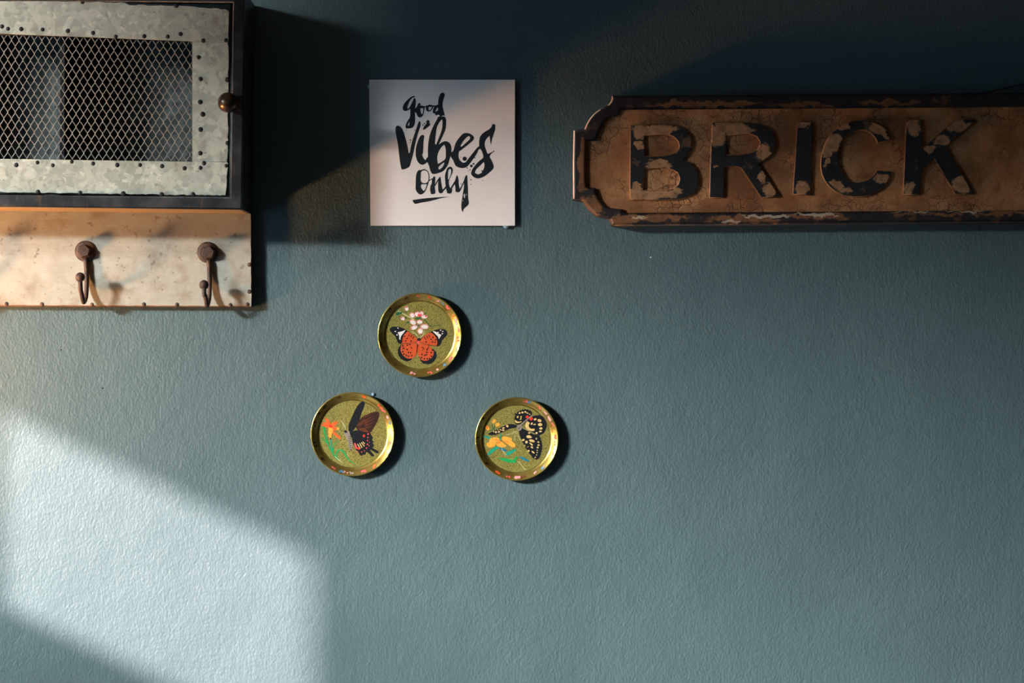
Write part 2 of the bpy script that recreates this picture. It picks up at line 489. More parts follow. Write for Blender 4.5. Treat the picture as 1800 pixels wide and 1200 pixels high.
bo_pts = ([(DL + 2, 276), (0, 279), (338, 284.3), (399.5, 285)] + jag((400.5, 288), (397.5, 334), 0.9, 8, 6)
          + jag((396, 343.5), (240, 341), 1.1, 30, 7) + jag((236, 341), (0, 337.5), 0.8, 34, 8) + [(DL + 2, 331)])
bot_rail = slab('bottom_rail', bo_pts, SD0, SD1 + 0.0004, GALV, door)
slab('stile', [(DL + 2, 54), (DL + 64, 54), (DL + 64, 276), (DL + 2, 276)], SD0, SD1, GALV, door)
nail_me = None
def nail(px, py, r, d, parent, flat=0.45, mat=None):
    global nail_me
    c = P(px, py, d)
    if nail_me is None:
        nail_me = lathe_mesh(Vector((0, 0, 0)), [(0.001, -0.0004)] + [(math.sin(a), flat * math.cos(a)) for a in (1.57, 1.2, 0.8, 0.4)] + [(0, flat)], 12)
        nail_me.materials.append(NAIL)
    o = bpy.data.objects.new('nail', nail_me); C.objects.link(o); o.parent = parent
    o.location = c - wloc(parent); k = r * (0.85 if mat else 1.2) * PX * random.uniform(0.9, 1.1); o.scale = (k, 0.0012 / flat * 0.8, k)
    if mat:
        o.material_slots[0].link = 'OBJECT'; o.material_slots[0].material = mat
    return o
for x, y in ((15, 187), (57, 203), (150, 205), (300, 208), (478, 218), (655, 232), (815, 258), (1015, 255), (1180, 258), (1270, 240), (1430, 285), (1590, 283), (580, 14), (1240, 40)):
    nail(x / 4, y / 4, 3.6, SD1, door)
for x, y in ((1395, 403), (1410, 555), (1408, 718), (1425, 803), (1410, 910), (1408, 1077), (1600, 560), (1600, 1005)):
    nail(x / 4, y / 4, 3.5, SD1, door)
for x, y in ((115, 1160), (263, 1143), (372, 1162), (505, 1137), (655, 1150), (825, 1160), (985, 1160), (1140, 1168), (1298, 1183), (1410, 1180), (1435, 1148), (1592, 1165)):
    nail(x / 4, y / 4, 3.5, SD1, door)
for x, y in ((262, 262), (552, 270), (848, 274), (1112, 280), (1328, 280)):
    nail(x / 3.913, 270 + y / 3.913, 3.8, SD1, door)
for i in range(10):
    nail(-40 - i * 46, 50 - i * 0.4, 3.5, SD1, door); nail(-30 - i * 47, 288 - i * 0.5, 3.5, SD1, door)

# expanded metal mesh
def mesh_px(u, v):
    """u in pixels along, v 0..1 top to bottom"""
    if u >= 0: t = 59 + (72.5 - 59) * u / 338; b = 279 + 5.5 * u / 338
    else: t = 59 + 7 * u / 470; b = 279 + 4 * u / 470
    return t + (b - t) * v
bm = bmesh.new(); PW, ROWS = 13.35, 9.5
def node(i, j):   # i half columns, j half rows
    u = 338 - 4 + (i * PW / 2) ; v = (j / (2 * ROWS))
    return u, mesh_px(u, v - 0.005)
dm = CD - 0.0055
def strand(a, b):
    pa, pb = P(a[0], a[1], dm), P(b[0], b[1], dm)
    t = (pb - pa).normalized(); n_ = Vector((-t.z, 0, t.x)) * 0.00047; y_ = Vector((0, 0.0005, 0))
    ext = t * 0.0004; pa = pa - ext; pb = pb + ext
    v = [bm.verts.new(q) for q in (pa + n_ - y_, pa - n_ - y_ * 0.3, pb - n_ - y_ * 0.3, pb + n_ - y_, pa + n_ + y_, pa - n_ + y_, pb - n_ + y_, pb + n_ + y_)]
    for f in ((0, 1, 2, 3), (4, 7, 6, 5), (0, 4, 5, 1), (3, 2, 6, 7), (0, 3, 7, 4), (1, 5, 6, 2)): bm.faces.new([v[k] for k in f])
for i in range(-122, 2):
    for j in range(-1, 20):
        if (i + j) % 2: continue
        a = node(i, j)
        for di in (-1, 1):
            b_ = node(i + di, j + 1)
            # pinched S shape of an expanded strand: straight flank between short bonds
            a2 = (a[0] + di * 0.45, a[1] + 1.6); b2 = (b_[0] - di * 0.45, b_[1] - 1.6)
            strand(a2, b2)
        strand((a[0], a[1] - 2.2), (a[0], a[1] + 2.2))
bmesh.ops.recalc_face_normals(bm, faces=bm.faces)
tag(from_bm('wire_mesh', bm, WIRE, door), 'diamond expanded wire mesh')
# knob
kc = P(400.5, 180, CD + 0.012); r = 17.2 * PX
kme = lathe_mesh(kc, [(0.004, CD - 0.004), (0.004, CD + 0.002)] + [(r * math.sin(a), CD + 0.012 - r * math.cos(a)) for a in [0.4 + i * (math.pi - 0.4) / 16 for i in range(16)]] + [(0, CD + 0.012 + r)], 32)
KNOB = M('bronzed_knob', rough=0.3, metal=0.7)
KNOB.set('Base Color', KNOB.mix(KNOB.step(KNOB.noise(120, 4), 0.4, 0.65), (0.028, 0.022, 0.018, 1), (0.11, 0.060, 0.024, 1)))
tag(link_mesh('knob', kme, KNOB.m, door), 'round bronzed knob')

# hook board
BD = 0.013
bpts = ([(-578, 360), (0, 364), (440, 370)] + jag((440.6, 376), (441.6, 530), 0.5, 18, 11) + [(441.5, 538)] + jag((436, 537.6), (0, 536), 0.45, 60, 12) + [(-578, 534)])
slab('hook_board_backing', [(-577, 362), (440, 371.5), (441, 539.5), (-577, 536)], 0.0, BD - 0.0015, WOOD, cab, plane=None) if False else link_mesh('board_backing', shape_mesh([[(-577, 366), (440, 374), (441, 539.3), (-577, 536)]], 0.0, BD - 0.0012, plane=BD), plain('rusty_board_edge', (122, 78, 46), 0.6), cab)
board = slab('hook_board', bpts, BD - 0.0012, BD, BOARD, cab)
for x, y in ((45, 1030), (288, 1033), (632, 1035), (990, 1033), (1218, 1035), (1585, 1038), (1703, 1033), (1715, 760), (1715, 945)):
    nail(x / 3.913, 270.8 + y / 3.913, 4.2, BD, board, mat=RUST)
for i in range(6): nail(-60 - i * 88, 533, 4.0, BD, board, mat=RUST)

def hook(wx, wy, bolt, tx, bx, by, low, dlow=0.020, dball=0.030, lean=0):
    """washer centre, bolt centre, stem x, ball centre and lowest pixel of the bent rod"""
    h = bpy.data.objects.new('coat_hook', None); C.objects.link(h); h.parent = cab
    h.location = P(wx, wy, BD) - wloc(cab)
    c = P(wx, wy, BD); r = 18.5 * PX
    link_mesh('washer', lathe_mesh(c, [(0, BD), (r, BD), (r * 1.0, BD + .0015), (r * .86, BD + .0032), (r * .62, BD + .0038), (0, BD + .0038)], 32), RUST, h)
    k = P(bolt[0], bolt[1], BD + .010); r2 = 11.8 * PX
    bm = bmesh.new(); rings = []
    for rr, dd in ((r2 * 1.05, BD + .003), (r2, BD + .0085), (r2 * .86, BD + .010)):
        rings.append([bm.verts.new((k.x + rr * math.cos(math.pi / 3 * j + .25), -dd, k.z + rr * math.sin(math.pi / 3 * j + .25))) for j in range(6)])
    for a, b in zip(rings, rings[1:]):
        for j in range(6): bm.faces.new((a[j], a[(j + 1) % 6], b[(j + 1) % 6], b[j]))
    bm.faces.new(rings[-1]); bmesh.ops.recalc_face_normals(bm, faces=bm.faces)
    from_bm('bolt_head', bm, RUST, h)
    pts = [P(tx - 1, wy + 15, BD + .003), P(tx, wy + 24, BD + .0035), P(tx + .6, wy + 38, BD + .0035), P(tx + 1, wy + 56, BD + .0045),
           P(tx + .5, low - 22, BD + .0065), P(tx - 1.0, low - 10, BD + .0105), P((tx + bx) / 2 + 1, low - 3.0, BD + .0165), P(bx + 4.5, low - 8, BD + .0235),
           P(bx + 2.0, low - 20, BD + .0275), P(bx + 0.6, (low + by) / 2 - 2, BD + .029), P(bx, by, BD + dball)]
    dense = []
    for i in range(len(pts) - 1):
        p0, p1, p2, p3 = pts[max(i - 1, 0)], pts[i], pts[i + 1], pts[min(i + 2, len(pts) - 1)]
        for j in range(4):
            t = j / 4
            dense.append(0.5 * ((2 * p1) + (p2 - p0) * t + (2 * p0 - 5 * p1 + 4 * p2 - p3) * t * t + (3 * p1 - p0 - 3 * p2 + p3) * t ** 3))
    dense.append(pts[-1])
    bm = bmesh.new(); bm_tube(bm, dense, [4.3 * PX] * 12 + [4.0 * PX] * (len(dense) - 12), 12)
    from_bm('bent_rod', bm, RUST, h, True)
    rb = 8.4 * PX; cb = P(bx, by, BD + dball); bm = bmesh.new()
    bmesh.ops.create_uvsphere(bm, u_segments=20, v_segments=12, radius=rb, matrix=Matrix.Translation(cb))
    from_bm('ball_tip', bm, RUST, h, True)
hook(150.5, 441.5, (146.5, 441), 151.5, 141, 487, 534)
hook(365, 443.5, (365.5, 443.5), 367.5, 358.5, 500.5, 540, dball=0.026)
hook(-67, 440, (-70, 440), -66, -78, 488, 533)
hook(-284, 438, (-287, 438), -283, -297, 486, 531)

# ------------------------------------------------------------------ card with brush lettering
card = empty('lettered_card', P(777, 397, 0.0), 'square white card with black brush lettering good vibes only stuck to the wall', 'card')
KD = 0.0035
def cd_at(px, py):      # the card bows a little away from the wall to the right
    u = (px - 649) / 256
    return KD + 0.0016 * u * u
bm = bmesh.new(); N = 16
def card_v(i, j, back):
    u, v = i / N, j / N
    x = 649 + (905 - 649) * u + 2.2 * v * (1 - u); y = 140 + 256.5 * v
    p = P(x, y, cd_at(x, y)); p.y += back; return p
F = [[bm.verts.new(card_v(i, j, 0)) for j in range(N + 1)] for i in range(N + 1)]
B = [[bm.verts.new(card_v(i, j, 0.0005)) for j in range(N + 1)] for i in range(N + 1)]
for i in range(N):
    for j in range(N):
        bm.faces.new((F[i][j], F[i][j + 1], F[i + 1][j + 1], F[i + 1][j])); bm.faces.new((B[i][j], B[i + 1][j], B[i + 1][j + 1], B[i][j + 1]))
for i in range(N):
    bm.faces.new((F[i][0], F[i + 1][0], B[i + 1][0], B[i][0])); bm.faces.new((F[i][N], B[i][N], B[i + 1][N], F[i + 1][N]))
    bm.faces.new((F[0][i], B[0][i], B[0][i + 1], F[0][i + 1])); bm.faces.new((F[N][i], F[N][i + 1], B[N][i + 1], B[N][i]))
bmesh.ops.recalc_face_normals(bm, faces=bm.faces)
from_bm('card_sheet', bm, CARD, card)
for x, y, r in ((650, 152, 4.5), (890, 395.5, 6.5), (893, 152, 5), (662, 388, 4)):
    dd = cd_at(x, y) - 0.0005
    link_mesh('putty', lathe_mesh(P(x, y, dd / 2), [(0, 0), (r * PX * .9, 0), (r * PX, dd * .3), (r * PX * 1.0, dd * .7), (r * PX * .9, dd), (0, dd)], 20), PUTTY, card)

def word(name, crop, shapes, dots=()):
    ox, oy, s = crop; items = []
    for sh in shapes:
        loops = [[(ox + x / s, oy + y / s) for x, y in lp] for lp in sh]
        items.append((shape_mesh([smooth_closed(l, 4, 75) for l in loops], 0.0, 0.0), 0))
    for x, y, r in dots:
        items.append((shape_mesh([ellipse(ox + x / s, oy + y / s, r / s, r / s, 0, 10)], 0.0, 0.0), 0))
    me = join_meshes(items)
    for v in me.vertices:       # lay the print onto the card's face
        x = v.co.x / PX + 900; d = cd_at(x, 0) + 0.00012
        k = (D - d) / D
        v.co = (v.co.x * k, -d, ZC + (v.co.z - ZC) * k)
    return link_mesh(name, me, INK, card)
def st(pts, w): return [stroke_px(densify(pts, 3), w)]
word('word_good', (700, 155, 15.0), [
    [[(440, 205), (380, 210), (310, 250), (220, 330), (150, 420), (120, 490), (122, 560), (160, 595), (215, 598), (270, 575), (315, 545), (318, 640), (305, 765), (240, 870), (190, 1000), (207, 1055), (290, 1060), (380, 1035), (430, 960), (445, 860), (445, 720), (440, 560), (460, 440), (462, 300), (440, 258), (410, 265), (385, 330), (340, 420), (300, 500), (250, 545), (240, 500), (265, 430), (300, 340), (370, 260), (440, 228), (455, 212)], [(290, 890), (245, 985), (285, 988), (298, 900)]],
    [[(560, 388), (525, 410), (490, 485), (435, 545), (435, 620), (480, 660), (505, 730), (560, 770), (620, 755), (660, 700), (685, 600), (692, 500), (640, 462), (585, 455), (590, 410)], [(585, 525), (590, 600), (610, 670), (630, 690), (650, 640), (662, 530)]],
    st([(640, 475), (700, 492), (765, 466)], 32),
    [[(735, 490), (780, 450), (830, 432), (890, 450), (920, 480), (905, 540), (860, 595), (810, 615), (755, 600), (732, 550)], [(805, 495), (800, 550), (825, 590), (870, 540), (885, 490)]],
    st([(880, 462), (965, 474), (1050, 452)], 36),
    [[(1165, 115), (1110, 150), (1075, 230), (1055, 330), (1045, 440), (1000, 465), (950, 490), (920, 560), (915, 640), (945, 665), (975, 665), (980, 700), (1010, 720), (1050, 695), (1090, 720), (1100, 740), (1160, 732), (1185, 712), (1225, 735), (1222, 690), (1195, 580), (1170, 470), (1175, 370), (1205, 260), (1228, 170), (1205, 128)], [(1040, 500), (1000, 560), (980, 610), (1010, 612), (1050, 560)]],
], [(68, 983, 10), (208, 1103, 12), (440, 1105, 14), (640, 848, 6), (120, 1065, 7)])
VB = (690, 200, 10.909)
word('word_vibes', VB, [
    [[(95, 225), (65, 250), (55, 310), (75, 440), (105, 600), (125, 780), (170, 1055), (215, 1065), (320, 1015), (350, 930), (400, 750), (430, 600), (480, 400), (540, 210), (530, 150), (510, 140), (490, 180), (440, 330), (390, 480), (350, 640), (328, 748), (308, 750), (290, 640), (250, 480), (205, 330), (160, 255)]],
    [[(680, 112), (645, 148), (652, 180), (612, 230), (583, 292), (595, 307), (635, 288), (722, 212), (718, 186), (704, 172), (712, 145)]],
    [[(575, 403), (530, 430), (490, 510), (455, 620), (443, 740), (455, 850), (500, 940), (570, 978), (630, 955), (670, 925), (710, 900), (700, 820), (672, 830), (628, 890), (590, 840), (570, 790), (585, 740), (590, 600), (600, 480), (608, 425)]],
    [[(880, 55), (850, 110), (780, 240), (720, 390), (690, 530), (678, 680), (678, 830), (670, 920), (700, 1000), (725, 1090), (770, 1152), (880, 1135), (980, 1090), (1060, 980), (1100, 850), (1125, 760), (1130, 660), (1110, 580), (1060, 535), (1000, 525), (940, 550), (890, 590), (900, 560), (960, 430), (1010, 310), (1025, 230), (1025, 100), (1000, 60), (940, 50)],
     [(945, 105), (900, 160), (850, 260), (830, 400), (815, 570), (835, 590), (880, 480), (930, 350), (955, 240), (955, 130)],
     [(990, 590), (930, 650), (875, 750), (855, 850), (870, 960), (940, 920), (1010, 860), (1020, 760), (1015, 650)],
     [(990, 930), (930, 970), (880, 1030), (895, 1070), (940, 1040), (985, 970)]],
] + [[[(x + 981.8, y + 109.1) for x, y in lp] for lp in sh] for sh in (
    [[(440, 258), (380, 268), (330, 310), (250, 410), (210, 500), (180, 600), (125, 650), (140, 720), (180, 780), (225, 880), (290, 920), (360, 930), (430, 915), (480, 870), (540, 790), (590, 720), (640, 640), (660, 590), (700, 550), (690, 500), (650, 530), (590, 600), (520, 690), (450, 780), (420, 815), (380, 828), (330, 800), (290, 740), (292, 620), (340, 580), (430, 510), (540, 420), (578, 370), (575, 330), (520, 280)], [(480, 315), (430, 350), (370, 420), (320, 510), (340, 520), (420, 450), (495, 380), (505, 340)]],
    [[(930, 88), (915, 140), (860, 195), (780, 240), (715, 300), (685, 370), (678, 470), (690, 550), (720, 590), (745, 650), (755, 730), (690, 785), (600, 880), (540, 970), (525, 1040), (560, 1090), (620, 1125), (690, 1125), (770, 1095), (870, 1020), (955, 930), (950, 860), (910, 770), (880, 710), (920, 650), (975, 605), (965, 592), (900, 635), (840, 660), (810, 580), (785, 500), (790, 440), (820, 370), (880, 312), (890, 400), (905, 485), (925, 380), (960, 270), (985, 185), (985, 95)], [(770, 815), (700, 880), (620, 960), (598, 1020), (650, 1048), (710, 1030), (750, 980), (780, 890)]],
)], [(612, 185, 13), (583, 216, 13), (347, 502, 12), (338, 545, 10), (320, 496, 6), (156, 224, 7), (260, 312, 8), (430, 315, 9)] +
     [(x + 981.8, y + 109.1, r) for x, y, r in ((402, 752, 42), (530, 890, 28), (572, 848, 19), (505, 965, 12), (470, 987, 8), (450, 928, 12), (522, 1155, 12), (748, 1168, 8), (597, 735, 12), (326, 722, 8), (735, 985, 14))])
word('word_only', (720, 285, 12.635), [
    [[(200, 178), (160, 230), (140, 320), (135, 480), (135, 600), (170, 670), (235, 718), (310, 690), (360, 620), (410, 490), (440, 360), (430, 260), (400, 190), (320, 152), (260, 172)], [(310, 185), (260, 215), (250, 300), (255, 430), (330, 465), (400, 435), (420, 360), (410, 250), (370, 195)], [(258, 490), (252, 560), (315, 640), (350, 590), (385, 490), (325, 490)]],
    [[(545, 308), (520, 340), (495, 385), (490, 470), (465, 520), (455, 620), (478, 708), (545, 705), (572, 680), (562, 560), (568, 400), (568, 330)]],
    st([(415, 420), (455, 395), (510, 365)], 20), st([(560, 520), (600, 450), (645, 370)], 24),
    [[(670, 318), (640, 370), (635, 440), (632, 560), (650, 670), (700, 692), (750, 650), (725, 570), (700, 440), (688, 340)]],
    st([(725, 640), (770, 600), (820, 535)], 36),
    [[(890, 100), (840, 130), (810, 200), (785, 290), (790, 420), (805, 560), (835, 690), (920, 690), (945, 600), (900, 570), (870, 440), (910, 330), (955, 220), (958, 150), (930, 108)], [(890, 150), (860, 190), (852, 300), (850, 380), (870, 385), (910, 280), (922, 200), (910, 155)]],
    st([(905, 610), (960, 520), (1015, 430)], 36),
    [[(1045, 292), (1025, 350), (1000, 450), (1015, 560), (1020, 655), (1090, 668), (1130, 630), (1170, 540), (1210, 460), (1205, 560), (1190, 660), (1170, 780), (1150, 920), (1155, 1060), (1185, 1110), (1210, 1030), (1310, 930), (1300, 800), (1295, 600), (1285, 450), (1278, 300), (1262, 282), (1240, 310), (1200, 420), (1150, 530), (1110, 590), (1090, 480), (1085, 390), (1065, 305)], [(1215, 690), (1203, 740), (1210, 800), (1226, 790), (1232, 720)], [(1182, 825), (1174, 870), (1192, 865)], [(1262, 680), (1256, 740), (1268, 740)], [(1195, 690), (1184, 750), (1194, 750)]],
], [(1365, 388, 12), (1365, 493, 12), (1148, 482, 12)])
word('underline', (720, 285, 12.635), [[[(60, 840), (300, 805), (600, 780), (900, 764), (700, 800), (450, 865), (250, 900), (130, 925), (90, 900)]]])

# ------------------------------------------------------------------ cast street sign
sign = empty('street_sign', P(1850, 393, 0.0), 'long brown crackle painted sign with raised letters BRICK', 'sign')
S1 = 0.028; SREC = 0.0232
def tilt(pts): return [(x, y - max(0, (x - 1075)) * 0.0068) for x, y in pts]
def z4(pts, ox=990): return [(ox + x / 4.2857, 140 + y / 4.2857) for x, y in pts]
outl = z4([(75, 900), (73, 640), (78, 380), (160, 368), (182, 320), (215, 272), (265, 228), (320, 200), (352, 172), (364, 145), (366, 118)])
outb = z4([(366, 1098), (362, 1072), (345, 1048), (310, 1038), (270, 1030), (225, 1000), (190, 965), (165, 930), (140, 912)])
inl = z4([(172, 805), (170, 640), (175, 460), (255, 455), (262, 415), (280, 370), (315, 310), (365, 275), (425, 262), (430, 225)])
inb = z4([(450, 1003), (448, 975), (400, 970), (340, 962), (295, 930), (262, 880), (242, 815)])
SX = 1850
def full(left, bottom):
    a = left; r = [(2 * SX - x, y) for x, y in left][::-1]; rb = [(2 * SX - x, y) for x, y in bottom][::-1]
    return tilt(smooth_closed(a + r + rb + bottom, 4, 48))
OUT = full(outl, outb); INN = full(inl, inb)
MAXD = 0
link_mesh('sign_panel', shape_mesh([full(z4([(120, 860), (120, 640), (120, 420), (210, 410), (240, 330), (330, 250), (400, 225), (400, 170)]), z4([(400, 1050), (390, 1000), (330, 1000), (270, 980), (220, 930), (190, 870)]))], 0.002, SREC, plane=S1), SIGNP, sign)
def blob_px(items, d): 
    out = []
    for x, y, rx, ry in items:
        v = P(x, y, d); out.append((v.x, v.z, rx * PX, ry * PX))
    return out
FR = make_worn('worn_dark_frame_paint', (0.016, 0.014, 0.016, 1), (0.190, 0.088, 0.040, 1), blob_px(
    [(1240, 183, 120, 6), (1420, 184, 60, 5), (1560, 181, 60, 5), (1310, 385, 75, 7), (1440, 380, 60, 6), (1140, 383, 80, 7), (1650, 375, 90, 4), (1760, 374, 60, 4), (1025, 290, 10, 55), (1040, 365, 25, 22), (1100, 388, 40, 6), (1900, 380, 90, 6), (2100, 180, 90, 6)], S1), 0.45, blob_px([(1345, 379, 50, 4), (1285, 388, 18, 4), (1440, 378, 45, 3.5), (1125, 381, 18, 2), (1600, 372, 40, 2), (1700, 371, 50, 2)], S1))
frm = shape_mesh([OUT, INN], SREC - 0.001, S1, 0.0029, 2)
edge = shape_mesh([OUT], 0.0, SREC - 0.0005, 0.0, plane=S1)
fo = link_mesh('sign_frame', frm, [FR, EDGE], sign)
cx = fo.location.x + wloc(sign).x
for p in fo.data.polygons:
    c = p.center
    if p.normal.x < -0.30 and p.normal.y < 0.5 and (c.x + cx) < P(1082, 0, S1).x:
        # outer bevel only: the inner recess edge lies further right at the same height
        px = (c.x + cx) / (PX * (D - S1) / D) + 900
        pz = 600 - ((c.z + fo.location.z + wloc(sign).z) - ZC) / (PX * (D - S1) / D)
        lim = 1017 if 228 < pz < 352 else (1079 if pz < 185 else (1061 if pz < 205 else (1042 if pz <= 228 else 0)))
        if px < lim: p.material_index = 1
link_mesh('sign_backing', edge, [FR], sign)

def sletter(name, ox, loops, wear, label):
    lp = [smooth_closed(z4(l, ox), 6, 40) for l in loops]
    w = [(ox + x / 4.2857, 140 + y / 4.2857, rx / 4.2857, ry / 4.2857) for x, y, rx, ry in wear]
    mt = make_worn('worn_black_letter_paint_' + name[-1], (0.012, 0.014, 0.017, 1), (0.400, 0.220, 0.110, 1), blob_px(w, 0.026), 0.25)
    o = link_mesh(name, shape_mesh(lp, SREC - 0.0005, 0.0268, 0.0013, 2), [mt, SIGNP], sign)
    for p in o.data.polygons:
        if p.normal.y > -0.85: p.material_index = 1
    tag(o, label)
sletter('raised_letter_b', 990, [[(505, 340), (700, 335), (820, 337), (890, 352), (945, 400), (970, 460), (965, 520), (935, 570), (905, 600), (960, 630), (1005, 680), (1025, 750), (1010, 820), (960, 870), (880, 900), (760, 907), (500, 905)],
    [(612, 425), (760, 415), (830, 430), (868, 470), (870, 510), (845, 545), (780, 568), (680, 575), (615, 575)], [(610, 675), (720, 668), (810, 675), (860, 700), (878, 745), (860, 795), (810, 825), (730, 833), (605, 832)]],
    [(700, 380, 170, 42), (580, 380, 80, 60), (570, 490, 40, 40), (720, 640, 110, 40), (640, 865, 210, 55), (550, 830, 60, 60), (820, 860, 70, 40)], 'raised letter B')
sletter('raised_letter_r', 990, [[(1120, 318), (1300, 318), (1440, 325), (1530, 350), (1580, 400), (1600, 460), (1590, 530), (1550, 585), (1470, 630), (1545, 740), (1635, 885), (1490, 888), (1340, 665), (1290, 655), (1215, 660), (1210, 890), (1100, 890), (1108, 600)],
    [(1228, 425), (1300, 415), (1400, 410), (1460, 430), (1483, 470), (1465, 515), (1410, 550), (1310, 565), (1222, 565)]],
    [(1270, 365, 190, 50), (1165, 430, 60, 90), (1520, 555, 60, 70), (1150, 655, 20, 15), (1500, 740, 35, 60), (1560, 830, 60, 60)], 'raised letter R')
sletter('raised_letter_i', 1390, [[(48, 318), (165, 318), (150, 868), (15, 865)]], [(80, 820, 70, 65), (105, 340, 60, 30)], 'raised letter I')
sletter('raised_letter_c', 1390, [[(760, 450), (740, 400), (700, 355), (640, 325), (560, 308), (470, 310), (390, 340), (310, 400), (255, 480), (230, 570), (225, 660), (245, 740), (300, 815), (380, 865), (480, 882), (580, 875), (670, 830), (730, 770), (762, 690), (650, 680), (620, 720), (570, 755), (500, 770), (440, 755), (390, 700), (362, 630), (362, 560), (380, 480), (430, 420), (500, 385), (560, 385), (610, 410), (645, 455), (650, 480)]],
    [(660, 370, 90, 55), (720, 425, 30, 20), (310, 470, 65, 90), (270, 560, 35, 50), (400, 350, 50, 30), (350, 800, 60, 50), (680, 745, 60, 55), (275, 625, 30, 25), (430, 840, 60, 30)], 'raised letter C')
sletter('raised_letter_k', 1390, [[(870, 300), (990, 300), (985, 520), (1245, 295), (1405, 300), (1170, 510), (1385, 865), (1240, 865), (1085, 600), (985, 685), (970, 868), (845, 868)]],
    [(930, 355, 65, 90), (890, 820, 50, 55), (1270, 350, 110, 50), (1130, 455, 70, 45), (1050, 520, 50, 40), (1290, 790, 80, 75)], 'raised letter K')
# hanging wire
bm = bmesh.new()
bm_tube(bm, [P(1690, 172, .006), P(1744, 160, .0055), P(1775, 153, .005), P(1815, 143, .004), P(1850, 133, .003), P(1900, 146, .004), P(2010, 172, .006)], 0.0008, 8)
from_bm('hanging_wire', bm, NAIL, sign, True)

# ------------------------------------------------------------------ butterfly tin coasters
COL = dict(black=(16, 20, 26), orange=(184, 76, 38), dkorange=(190, 62, 26), white=(206, 202, 198), pink=(208, 138, 138), rose=(205, 84, 84), green=(34, 92, 60),
           teal=(22, 138, 110), leaf=(28, 140, 72), blue=(20, 104, 128), cream=(200, 170, 108), red=(196, 48, 34), brown=(92, 48, 26), dkbrown=(44, 26, 20), grey=(130, 122, 112),
           yellow=(214, 152, 56), lily=(220, 88, 38), pale=(190, 190, 140), paleblue=(70, 108, 132))
PAINT = {k: plain('print_' + k, v, 0.42, 0, 0.4, 0.15, 900) for k, v in COL.items()}
def coaster(cx, cy, rp, label, crop, butterfly, flower, rim, putty=None):
    c = P(cx, cy, 0.006)
    t = empty('tin_coaster', (c.x, 0, c.z - rp * PX), label, 'coaster', 'butterfly tin coasters on the wall')
    R = rp * PX * (D - 0.012) / D; c = P(cx, cy, 0.012)
    f0 = 0.0035
    dish = lathe_mesh(c, [(0, .002), (R * .80, .002), (R * .88, .0035), (R * .985, .0086)], 96)
    link_mesh('outer_shell', dish, GOLD, t, True)
    inner = lathe_mesh(c, [(R * .795, f0), (R * .825, f0 + .0002), (R * .85, f0 + .0010), (R * .875, f0 + .0022), (R * .920, f0 + .0040), (R * .966, .0090)], 96)
    link_mesh('sloping_wall', inner, GOLD, t, True)
    lip = lathe_mesh(c, [(R * (.981 + .019 * math.cos(a)), .0086 + .0010 * math.sin(a)) for a in [i * math.pi / 8 for i in range(-2, 11)]], 96)
    link_mesh('rolled_rim', lip, GOLD, t, True)
    link_mesh('printed_floor', lathe_mesh(c, [(0, f0), (R * .80, f0)], 96), GOLDF, t)
    ox, oy, s = crop
    k0 = P(ox, oy, .012)
    def printed(name, items):
        ms, keys = [], []
        for li, (colr, loops, lay, sm) in enumerate(items):
            lp = [[(ox + x / s, oy + y / s) for x, y in l] for l in loops]
            if sm: lp = [smooth_closed(l, 4, 80) for l in lp]
            dd = f0 + 0.00006 + lay * 0.00005 + li * 0.0000012
            me = shape_mesh(lp, dd, dd, plane=f0)
            if colr not in keys: keys.append(colr)
            ms.append((me, keys.index(colr)))
        return link_mesh(name, join_meshes(ms), [PAINT[k] for k in keys], t)
    printed('butterfly_print', butterfly)
    printed('flower_print', flower)
    # little flowers printed around the sloping wall
    bm = bmesh.new(); keys = []
    for ang, col, sz in rim:
        if col not in keys: keys.append(col)
        rr = random.Random(int(ang * 7))
        for q in range(4):
            a = math.radians(ang + rr.uniform(-3.2, 3.2)); u = rr.uniform(.35, .72); w = sz * rr.uniform(.7, 1.3)
            def pt(da, du):
                uu = u + du; r_ = R * (.875 + (.966 - .875) * uu); d_ = (f0 + .0022) + (.0090 - f0 - .0022) * uu + .00045
                return bm.verts.new((c.x + r_ * math.cos(a + da), -d_, c.z + r_ * math.sin(a + da)))
            vs_ = [pt(w * .030 * math.cos(x), .24 * w * math.sin(x)) for x in [i * math.pi / 3 for i in range(6)]]
            f = bm.faces.new(vs_); f.material_index = keys.index(col)
    bmesh.ops.recalc_face_normals(bm, faces=bm.faces)
    me = bpy.data.meshes.new('border'); bm.to_mesh(me); bm.free()
    tag(link_mesh('border_flowers', me, [PAINT[k] for k in keys], t), kind='stuff')
    if putty: link_mesh('putty', lathe_mesh(P(putty[0], putty[1], .001), [(0, 0), (.0018, 0), (.0019, .001), (.0012, .0018), (0, .002)], 14), PUTTY, t)
    link_mesh('putty', lathe_mesh(P(cx, cy, .001), [(0, 0), (.009, 0), (.0095, .001), (.009, .0021), (0, .0021)], 20), PUTTY, t)
    return t
def E(col, x, y, rx, ry, rot=0, lay=2): return (col, [ellipse(x, y, rx, ry, rot)], lay, False)
def S(col, pts, w, lay=1): return (col, [stroke_px(densify(pts, 4), w if not isinstance(w, tuple) else [w[0] + (w[1] - w[0]) * i / ((len(pts) - 1) * 4) for i in range((len(pts) - 1) * 4 + 1)])], lay, False)
def F_(col, pts, lay=1): return (col, [pts], lay, True)

